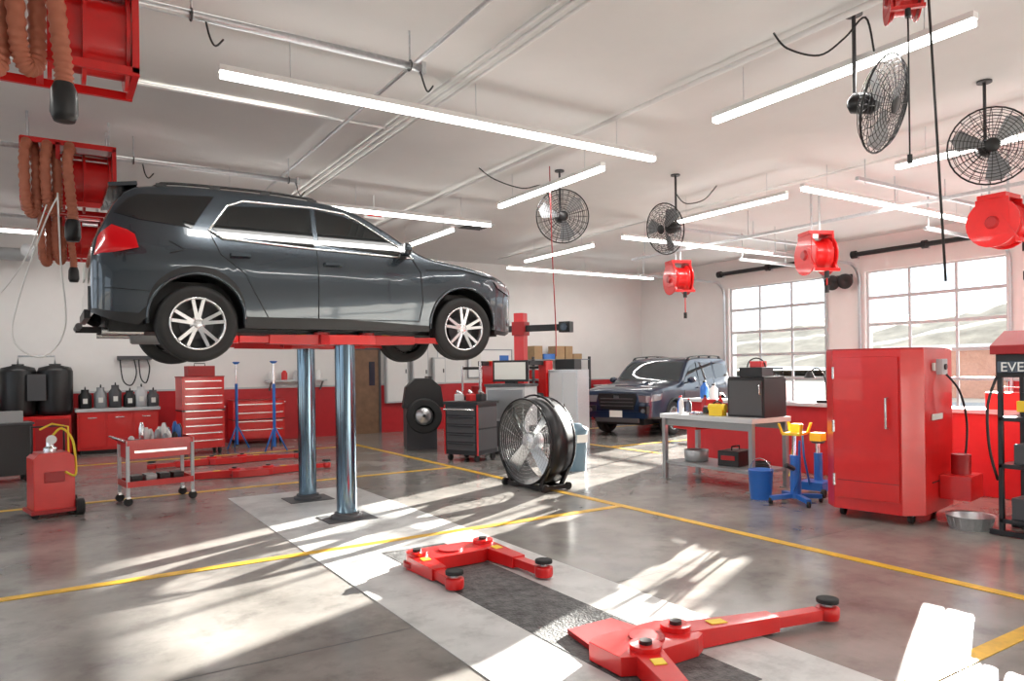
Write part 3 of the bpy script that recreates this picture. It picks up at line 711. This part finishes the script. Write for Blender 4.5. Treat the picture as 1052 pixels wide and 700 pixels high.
# black display rack at right
b=Build()
for x in(-.22,.22):
    for y in(-.28,.28): b.bb((x-.02,y-.02,.0),(x+.02,y+.02,1.62),BLKM)
    b.beam((x,-.38,.03),(x,.38,.03),.05,.05,BLKM)
for z in(.12,.62,1.05): b.bb((-.24,-.3,z),(.24,.3,z+.04),BLKM)
b.bb((-.26,-.3,1.45),(.24,.3,1.66),BLK); 
b.prism([(-.28,-.34,1.66),(.26,-.34,1.66),(.26,-.34,1.78),(.0,-.34,1.88),(-.28,-.34,1.74)],(0,.68,0),REDD)
b.bb((-.285,-.28,1.49),(-.262,.28,1.60),SCR); b.box((-.23,.0,1.19),(.04,.28,.1),YELP); b.box((0,.0,1.2),(.3,.3,.22),BLK); b.box((0,0,.75),(.34,.4,.18),DGR); b.box((0,0,.25),(.36,.44,.2),DGR)
b.tube(spline([(-.2,.3,1.5),(-.28,.36,1.2),(-.26,.36,.8),(-.2,.32,.5)],5),.014,BLK)
b.finish('ac_service_machine',(7.54,2.86,0),.0,bevel=.005)
cu=bpy.data.curves.new('sign_text','FONT'); cu.body='EVER'; cu.size=.12; cu.extrude=.002
to=bpy.data.objects.new('sign_text',cu); sc.collection.objects.link(to); cu.materials.append(WHT)
to.parent=bpy.data.objects['ac_service_machine']; to.location=(-.289,.25,1.505); to.rotation_euler=(PI/2,0,-PI/2)

# ------------------------------------------------ pony wall top items
for i,(y,mt,h) in enumerate(((8.6,BLU,.3),(8.4,WHT,.25),(8.0,REDD,.32),(7.85,YELP,.24),(5.0,DGR,.28),(4.8,BLU,.24),(3.1,LGR,.3),(2.9,BLU,.26),(2.6,WHT,.28),(2.2,LGR,.2))): bottle('fluid_jug',(9.42,y,PT),.07,h,mt,BLK)
b=Build(); b.box((0,0,.14),(.3,.45,.28),REDD); b.cyl((0,-.2,.32),(0,.2,.32),.09,BLK); b.tube([(0,-.25,.28),(0,-.25,.5),(0,.25,.5),(0,.25,.28)],.014,BLK); b.box((-.16,0,.18),(.02,.2,.1),SIL); b.finish('air_compressor',(9.42,7.3,PT),.1,bevel=.01)
b=Build(); b.box((0,0,.02),(.2,.2,.04),BLK); b.tube(spline([(0,0,.04),(0,.02,.35),(-.05,.1,.5),(-.1,.2,.45)],6),.012,BLK); b.lathe([(.03,0),(.08,-.1)],(-.1,.2,.46),(0,0,1),BLK,14,True,False); b.finish('desk_lamp',(9.42,6.3,PT))
b=Build(); b.box((0,0,.15),(.28,.36,.3),LGR); b.box((-.145,0,.18),(.01,.28,.18),SCR); b.box((-.15,.1,.05),(.02,.04,.03),RED); b.finish('battery_charger',(9.42,5.6,PT),0,bevel=.01)
b=Build(); b.box((0,0,.1),(.25,.5,.2),RED); b.tube([(0,-.1,.2),(0,-.1,.26),(0,.1,.26),(0,.1,.2)],.01,SIL); b.finish('red_toolbox',(9.42,3.9,PT),0,bevel=.01)

# ------------------------------------------------ centre equipment
b=Build(); b.bb((-.3,-.34,.12),(.3,.34,.98),BLKM); b.bb((-.33,-.37,.98),(.33,.37,1.03),BLK)
for k in range(5): b.bb((-.312,-.3,.2+.15*k),(-.3,.3,.33+.15*k),DGR); b.bb((-.33,-.26,.30+.15*k),(-.312,.26,.315+.15*k),BLK)
for k in range(2): b.bb((-.28,-.352,.2+.38*k),(.28,-.34,.55+.38*k),DGR)
for y in(-.345,.345): b.bb((-.315,y-.012,.12),(-.295,y+.012,.98),RED)
for x in(-.24,.24):
    for y in(-.28,.28): b.cyl((x,y-.02,.06),(x,y+.02,.06),.06,RUB)
b.tube([(-.33,-.3,.9),(-.4,-.3,.9),(-.4,.3,.9),(-.33,.3,.9)],.014,SIL); b.finish('rolling_tool_cart',(6.2,11.0,0),math.radians(25),bevel=.008)
for k,(x,y,mt) in enumerate(((6.2,11.0,RED),(6.05,11.15,LGR),(6.35,10.9,BLK))): 
    b=Build(); b.box((0,0,.06),(.12,.16,.12),mt); b.cyl((0,-.05,.12),(0,.05,.17),.03,SIL); b.finish('shop_tool',(x,y,1.031),k,bevel=.01)
b=Build(); b.bb((-.28,-.4,.06),(.28,.4,1.25),LGR); b.bb((-.3,-.42,1.25),(.3,.42,1.3),DGR); b.bb((-.30,-.36,.15),(-.28,.36,.62),DGR); b.bb((-.30,-.36,.66),(-.28,.36,1.2),GRY)
b.bb((-.1,-.38,1.34),(-.04,.34,1.74),BLK); b.bb((-.11,-.34,1.38),(-.1,.30,1.7),PAPER); b.box((0,0,1.32),(.15,.2,.06),BLK)
b.bb((.35,-.10,.0),(.55,.10,2.65),RED); b.bb((.25,-.35,0),(.65,.35,.06),RED); b.beam((.45,-.9,2.35),(.45,.9,2.35),.12,.12,BLK)
for y in(-.95,.95): b.box((.42,y,2.35),(.2,.22,.2),BLK); b.lathe([(.07,0),(.07,.03)],(.32,y,2.35),(-1,0,0),SCR,16)
b.box((.45,0,2.35),(.26,.26,.26),REDD)
for x in(-.22,.22):
    for y in(-.33,.33): b.cyl((x,y-.02,.04),(x,y+.02,.04),.04,RUB)
b.finish('wheel_alignment_machine',(7.3,11.4,0),math.radians(32),bevel=.006)
b=Build(); b.bb((-.3,-.3,.0),(.3,.3,1.55),GALV); b.bb((-.31,-.27,.05),(-.3,-.01,1.5),LGR); b.bb((-.31,.01,.05),(-.3,.27,1.5),LGR); b.cyl((-.32,-.03,.7),(-.32,-.03,.9),.01,BLK,n=6)
b.bb((-.2,-.2,1.55),(.15,.2,1.75),BLK); b.finish('metal_locker',(8.5,11.2,0),math.radians(30),bevel=.005)
def tirechanger(loc,rz):
    b=Build(); b.bb((-.4,-.35,0),(.4,.35,.75),BLKM); b.lathe([(.3,.75),(.3,.8),(.08,.82)],(-.05,0,0),(0,0,1),GRY,24); b.bb((.4,-.12,0),(.62,.12,1.75),RED); b.beam((.5,0,1.7),(-.05,0,1.7),.1,.1,BLK); b.cyl((-.05,0,1.75),(-.05,0,1.0),.03,SIL)
    b.bb((.45,-.45,.9),(.6,-.15,1.5),RED); b.beam((.5,.1,1.6),(.2,.5,1.6),.06,.06,BLK); b.cyl((.2,.5,1.65),(.2,.5,1.1),.025,SIL); b.cyl((.55,.3,.4),(.55,.3,1.2),.12,REDD)
    b.lathe([(.22,.83),(.33,.83),(.35,.87),(.35,.99),(.33,1.03),(.22,1.03)],(-.05,0,0),(0,0,1),RUB,28,True,False)
    b.finish('tire_changer',loc,rz,bevel=.008)
tirechanger((7.75,13.3,0),math.radians(40)); tirechanger((9.0,13.3,0),math.radians(10))
def balancer(loc,rz):
    b=Build(); b.bb((-.3,-.45,0),(.3,.45,.9),DGR); b.prism([(-.32,-.47,.9),(.32,-.47,.9),(.32,-.47,1.0),(-.32,-.47,.95)],(0,.94,0),BLK); b.bb((.15,-.35,1.0),(.22,.35,1.45),BLK); b.bb((.13,-.3,1.05),(.15,.3,1.4),SCR)
    b.cyl((0,-.45,.78),(0,-.85,.78),.03,SIL)
    b.prism([(-.40,-.48,.85),(-.34,-.48,1.25),(-.15,-.48,1.42),(.15,-.48,1.42),(.34,-.48,1.25),(.40,-.48,.85)],(0,-.36,0),BLK)
    b.lathe([(.2,0),(.32,.0),(.34,.05),(.34,.16),(.32,.2),(.2,.2)],(0,-.8,.70),(0,-1,0),RUB,26,True,False); b.lathe([(.2,.02),(.19,.1),(.03,.12)],(0,-.8,.70),(0,-1,0),SIL,20,True,False)
    b.finish('wheel_balancer',loc,rz,bevel=.01)
balancer((6.35,13.4,0),math.radians(-20))
b=Build()
for k in range(4): b.lathe([(.2,0),(.31,.0),(.33,.04),(.33,.17),(.31,.21),(.2,.21)],(0,0,.22*k),(0,0,1),RUB,26,True,False)
b.finish('stacked_tires',(8.0,12.3,0))
b=Build(); b.lathe([(.22,0),(.24,.02),(.235,.28),(.245,.3),(.235,.32),(.24,.66),(.22,.68),(.001,.68)],(0,0,0),(0,0,1),REDD,24); b.cyl((0,0,.68),(0,0,1.1),.03,SIL); b.cyl((0,0,1.0),(.0,-.15,1.02),.02,BLK); b.tube(spline([(0,-.12,1.02),(.2,-.2,.8),(.25,-.1,.4),(.24,0,.1)],6),.012,BLK); b.finish('oil_drum_pump',(6.9,12.2,0))
b=Build(); b.lathe([(.17,0),(.17,.05),(.18,.05),(.18,0.09)],(0,0,.5),(0,0,1),BLK,22)
for a in range(4):
    q=PI/4+a*PI/2; b.tube([(.1*math.cos(q),.1*math.sin(q),.5),(.2*math.cos(q),.2*math.sin(q),.01)],.012,SIL)
b.ring((0,0,.2),(0,0,1),.165,.008,SIL,24); b.finish('shop_stool',(7.15,10.3,0))
b=Build(); b.lathe([(.17,0),(.2,.6),(.215,.62),(.21,.64),(.1,.72),(0.001,.73)],(0,0,0),(0,0,1),M('bin_blue_grey',(.12,.2,.26),.5),22); b.box((0,-.19,.5),(.2,.02,.12),PAPER); b.finish('trash_can',(6.85,8.9,0))
for x,w_,z0,z1 in((7.45,.6,.75,2.35),(8.1,.45,.8,2.25),(8.65,.35,1.2,1.9)):
    b=Build(); b.bb((x-w_/2,YB-.2,z0),(x+w_/2,YB-.045,z1),LGR); b.bb((x-w_/2+.03,YB-.215,z0+.04),(x+w_/2-.03,YB-.2,z1-.04),WALL); b.box((x+w_/2-.07,YB-.225,(z0+z1)/2),(.03,.02,.1),DGR); b.cyl((x,YB-.1,z1),(x,YB-.1,HC),.02,GALV,n=8); b.finish('electrical_panel',bevel=.005)
b=Build(); b.bb((9.6,YB-.05,1.35),(11.0,YB-.02,2.1),WHT)
for a,c,z0,z1 in((9.58,11.02,1.33,1.36),(9.58,11.02,2.09,2.12),(9.58,9.61,1.33,2.12),(10.99,11.02,1.33,2.12)): b.bb((a,YB-.06,z0),(c,YB-.02,z1),GRY)
b.bb((9.7,YB-.055,1.6),(10.0,YB-.05,2.0),PAPER); b.bb((10.2,YB-.055,1.5),(10.45,YB-.05,1.8),YELP); b.bb((10.6,YB-.055,1.55),(10.9,YB-.05,1.95),BLU); b.finish('whiteboard')
b=Build()
for x in(11.4,13.4):
    for y in(16.65,17.1): b.bb((x-.03,y-.03,0),(x+.03,y+.03,1.9),DGR)
rr=random.Random(9)
for z in(.15,.7,1.25,1.8):
    b.bb((11.37,16.62,z),(13.43,17.13,z+.03),GRY)
    x=11.48
    while x<13.1 and z<1.9:
        w_=rr.uniform(.18,.4); h=rr.uniform(.15,.4); b.bb((x,16.7,z+.03),(x+w_,17.08,z+.03+h),rr.choice([CARD,CARD,RED,BLK,LGR,WHT,BLU])); x+=w_+.04
b.finish('storage_shelving')
b=Build(); b.bb((14.0,YB-.4,0),(15.4,YB-.05,1.0),GRY); b.bb((13.95,YB-.45,1.0),(15.45,YB-.045,1.05),WHT)
for k in range(3): b.bb((14.03+.46*k,YB-.415,.1),(14.45+.46*k,YB-.4,.92),LGR); b.box((14.4+.46*k,YB-.425,.6),(.02,.02,.12),DGR)
b.finish('wall_cabinet')

# ------------------------------------------------ left back area
b=Build(); b.bb((.45,16.5,.08),(1.9,17.1,.84),RED); b.bb((.42,16.46,.84),(1.93,17.12,.9),LGR); b.bb((.5,16.55,0),(1.85,17.1,.08),BLK)
for k in range(3): b.bb((.49+.48*k,16.485,.14),(.93+.48*k,16.5,.80),RED); b.box((.71+.48*k,16.475,.72),(.16,.02,.02),SIL)
b.finish('base_cabinet_counter',bevel=.006)
b=Build()
for x in(-.50,.1): b.lathe([(.2,0),(.28,.03),(.3,.1),(.3,.85),(.27,.93),(.1,.97),(.1,1.0)],(x,16.7,.8),(0,0,1),BLK,24)
b.bb((-.85,16.35,.08),(.35,17.1,.8),RED)
for k in range(2): b.bb((-.82+.59*k,16.335,.14),(-.27+.59*k,16.35,.74),REDD)
for x in(-.8,.29): 
    for y in(16.4,17.0): b.bb((x-.03,y-.03,0),(x+.03,y+.03,.08),BLK)
b.tube([(-.5,16.7,1.78),(-.5,16.7,1.95),(.1,16.7,1.95),(.1,16.7,1.78)],.02,GALV); b.box((-.2,16.5,1.35),(.3,.25,.5),DGR)
b.finish('oil_storage_tank')
b=Build(); b.bb((-1.9,16.3,0),(-1.0,17.1,.95),DGR); b.bb((-1.92,16.28,.95),(-.98,17.12,1.0),LGR); b.box((-1.4,16.6,1.15),(.4,.3,.3),BLK); b.finish('parts_shelf')
b=Build(); b.bb((-.3,-.22,.1),(.3,.22,.85),BLKM); b.bb((-.32,-.24,.85),(.32,.24,.88),DGR)
for x in(-.22,.22):
    for y in(-.16,.16): b.cyl((x-.02,y,.05),(x+.02,y,.05),.05,RUB)
b.bb((-.1,-.1,.88),(.2,.1,1.05),GRY); b.tube([(-.25,0,.88),(-.25,0,1.2),(-.1,0,1.25)],.015,SIL); b.finish('battery_cart',(-.55,13.2,0),.2,bevel=.01)
for k,(x,h,mt) in enumerate(((.6,.38,BLK),(.87,.42,GRY),(1.13,.46,DGR),(1.39,.34,BLK),(1.6,.42,LGR),(1.82,.34,DGR))):
    b=Build(); b.lathe([(.1,0),(.12,.01),(.12,h*.7),(.07,h*.85),(.07,h)],(0,0,0),(0,0,1),mt,16); b.tube([(0,0,h),(0,-.08,h+.05),(0,-.14,h)],.012,BLK); b.box((0,-.12,h*.4),(.08,.01,.1),PAPER); b.finish('fluid_pump',(x,16.75,.9))
b=Build(); x,z=1.35,1.8
b.tube(spline([(x-.1,17.1,z+.1),(x-.05,17.05,z-.35),(x+.1,17.0,z-.45),(x+.2,17.05,z-.2),(x+.15,17.1,z+.15)],6),.014,BLK); b.tube(spline([(x+.25,17.1,z+.1),(x+.28,17.05,z-.3),(x+.38,17.0,z-.4),(x+.45,17.05,z-.1),(x+.4,17.1,z+.1)],6),.014,BLK)
b.bb((x-.15,17.05,z+.08),(x+.5,17.195,z+.16),DGR)
b.finish('wall_hose_rack')
def chest(name,loc,rz,w,d,h,n):
    b=Build(); b.bb((-w/2,-d/2,.12),(w/2,d/2,h),RED); b.bb((-w/2-.01,-d/2-.01,h),(w/2+.01,d/2+.01,h+.02),REDD); b.bb((-w/2-.005,-d/2-.02,h*.56),(w/2+.005,d/2,h*.58),BLK)
    zz=.16; st=(h-.2)/n
    for k in range(n):
        b.bb((-w/2+.03,-d/2-.015,zz+st*k+.01),(w/2-.03,-d/2,zz+st*(k+1)-.01),RED); b.bb((-w/2+.05,-d/2-.03,zz+st*(k+1)-.045),(w/2-.05,-d/2-.012,zz+st*(k+1)-.025),SIL)
    for x in(-w/2+.08,w/2-.08):
        for y in(-d/2+.07,d/2-.07): b.cyl((x-.02,y,.06),(x+.02,y,.06),.06,RUB)
    b.tube([(w/2,-.15,.9),(w/2+.05,-.15,.9),(w/2+.05,.15,.9),(w/2,.15,.9)],.012,SIL)
    return b.finish(name,loc,rz,bevel=.006)
chest('rolling_tool_chest',(2.5,15.3,0),.1,.78,.5,1.5,9)
b=Build(); b.box((0,0,.1),(.5,.3,.2),REDD); b.tube([(-.1,0,.2),(-.1,0,.25),(.1,0,.25),(.1,0,.2)],.01,BLK); b.finish('toolbox',(2.5,15.3,1.521),.1,bevel=.01)
chest('tool_cabinet',(3.9,16.7,0),0,1.1,.55,.95,4)
def cart(loc,rz):
    b=Build(); 
    for z in(.22,.72):
        b.bb((-.38,-.22,z),(.38,.22,z+.02),RED)
        for s in(-1,1): b.bb((-.38,s*.22-.01,z),(.38,s*.22+.01,z+.07),RED); b.bb((s*.38-.01,-.22,z),(s*.38+.01,.22,z+.07),RED)
    b.bb((-.36,-.21,.56),(.36,.21,.72),RED); b.bb((-.3,-.235,.63),(.3,-.22,.66),SIL)
    for x in(-.37,.37):
        for y in(-.21,.21): b.bb((x-.018,y-.018,.1),(x+.018,y+.018,.78),LGR); b.cyl((x,y-.015,.05),(x,y+.015,.05),.05,RUB); b.box((x,y,.1),(.04,.05,.03),SIL)
    b.tube([(-.38,-.2,.76),(-.48,-.2,.82),(-.48,.2,.82),(-.38,.2,.76)],.012,SIL)
    rr=random.Random(3)
    for i in range(18):
        x,y=rr.uniform(-.3,.3),rr.uniform(-.15,.15); mt=rr.choice([BLU,BLK,SIL,WHT,WHT,GRY])
        h=rr.uniform(.07,.26); b.lathe([(.03,0),(.035,.01),(.035,h*.7),(.015,h)],(x,y,.74),(0,0,1),mt,10)
    for i in range(5): b.box((rr.uniform(-.25,.25),rr.uniform(-.1,.1),.76),(.16,.03,.03),rr.choice([SIL,BLK,RED]),(0,0,rr.uniform(0,3)))
    for i in range(4): b.box((-.24+.16*i,0,.29),(.12,.2,.1),rr.choice([BLK,GRY,REDD]))
    return b.finish('service_cart',loc,rz)
cart((1.12,10.05,0),math.radians(8))
b=Build(); b.prism([(-.2,-.2,.06),(.2,-.2,.06),(.2,-.2,.66),(.14,-.2,.72),(-.14,-.2,.72),(-.2,-.2,.66)],(0,.36,0),RED)
b.box((0,0,.07),(.46,.46,.04),REDD); b.cyl((.20,-.20,.09),(.28,-.20,.09),.09,RUB,n=20); b.cyl((.20,.12,.09),(.28,.12,.09),.09,RUB,n=20); b.cyl((.28,-.2,.09),(.29,-.2,.09),.045,SIL)
b.cyl((-.18,-.17,.04),(-.18,-.13,.04),.04,RUB)
b.lathe([(.07,.72),(.07,.76),(.04,.78),(.04,.86)],(0,0,0),(0,0,1),SIL,16); b.lathe([(.05,0),(.05,.03)],(0,-.06,.86),(0,-1,0),WHT,16); b.tube([(.16,-.1,.68),(.16,-.1,1.0),(.0,-.1,1.04),(-.12,-.1,.98)],.012,YELP)
b.tube(spline([(0,0,.86),(.1,-.05,.98),(.2,-.1,.85),(.22,-.15,.6),(.2,-.2,.45),(.1,-.23,.5)],7),.014,YELP); b.tube([(-.16,.1,.7),(-.16,.1,1.0),(.16,.1,1.0),(.16,.1,.7)],.014,BLK); b.box((0,-.205,.45),(.2,.01,.12),REDD)
b.finish('oil_drain_caddy',(.0,9.75,0),.2,bevel=.006)
for x,y in((3.25,15.6),(3.75,14.6)):
    b=Build()
    for a in(90,210,330):
        q=math.radians(a); b.tube([(0,0,.5),(.25*math.cos(q),.25*math.sin(q),.02)],.016,BLU); 
    b.cyl((0,0,.1),(0,0,1.35),.03,BLU); b.cyl((0,0,1.35),(0,0,1.75),.018,CHR); b.lathe([(.03,0),(.07,.03),(.07,.05)],(0,0,1.75),(0,0,1),BLU,14); b.finish('under_hoist_stand',(x,y,0))
b=Build(); b.bb((4.2,YB-.3,1.35),(5.6,YB-.045,1.39),LGR)
for k in range(5): b.lathe([(.07,0),(.07,.16),(.03,.22)],(4.35+.27*k,YB-.17,1.39),(0,0,1),(WHT,RED,LGR,DGR,WHT)[k],12)
for x in(4.3,5.5): b.beam((x,YB-.05,1.15),(x,YB-.28,1.35),.03,.03,GRY)
b.finish('wall_shelf')

# ------------------------------------------------ exterior
b=Build(); b.bb((-80,-120,-.5),(220,160,-.21),DIRT); b.finish('exterior_ground')
b=Build(); b.bb((XG+.31,-30,-.2),(XG+16,50,-.1),ASPH); b.finish('exterior_driveway')
b=Build(); b.bb((XL-16,-30,-.2),(XL-.31,50,-.1),ASPH); b.finish('exterior_driveway')
b=Build(); b.bb((38,-40,-.25),(46,22,2.2),STUC); b.bb((37.8,-40,2.2),(46.2,22,2.45),LGR)
for k in range(10): b.bb((37.9,-36+k*5.5,.6),(38.0,-33.5+k*5.5,1.6),DGR)
b.finish('neighbour_building')
nx,ny=30,60; vv=[];ff=[]
for i in range(nx+1):
    for j in range(ny+1):
        x=70+i*4; y=-130+j*5
        t=i/nx; h=13*math.sin(PI*min(1,t*.9+.02))**.7*(.72+.2*math.sin(j*.23)+.12*math.sin(j*.61+1))+.5*math.sin(i*1.3+j*.9)
        vv.append((x,y,h-.6))
for i in range(nx):
    for j in range(ny):
        a=i*(ny+1)+j; ff.append((a,a+1,a+ny+2,a+ny+1))
b=Build(); b.add(vv,ff,HILL,True); b.finish('exterior_hill')

# ------------------------------------------------ light
th,el=math.radians(23),math.radians(12.2)
sd=bpy.data.lights.new('sun','SUN'); sd.energy=68; sd.angle=math.radians(.45); sd.color=(1,.95,.87)
so=bpy.data.objects.new('sun',sd); sc.collection.objects.link(so)
dirv=Vector((math.cos(th)*math.cos(el),math.sin(th)*math.cos(el),math.sin(el)))
so.rotation_euler=dirv.to_track_quat('Z','Y').to_euler(); so.location=(30,15,12)
w=bpy.data.worlds.new('sky'); sc.world=w; w.use_nodes=True
bg=w.node_tree.nodes['Background']; bg.inputs[0].default_value=(.82,.90,1,1); bg.inputs[1].default_value=2.4

# ------------------------------------------------ camera
f=741.0; A=math.radians(57.3); ro=math.radians(.8)
fwd=Vector((math.cos(A),math.sin(A),0)); rt=Vector((math.sin(A),-math.cos(A),0)); up=Vector((0,0,1))
r2=rt*math.cos(ro)-up*math.sin(ro); u2=up*math.cos(ro)+rt*math.sin(ro)
cd=bpy.data.cameras.new('camera'); cd.sensor_width=36; cd.lens=f/1052*36; cd.shift_y=28/1052; cd.clip_end=500
co=bpy.data.objects.new('camera',cd); sc.collection.objects.link(co)
mt=Matrix.Identity(4)
for i in range(3): mt[i][0]=r2[i]; mt[i][1]=u2[i]; mt[i][2]=-fwd[i]
mt.translation=Vector((0,0,1.6)); co.matrix_world=mt
sc.camera=co
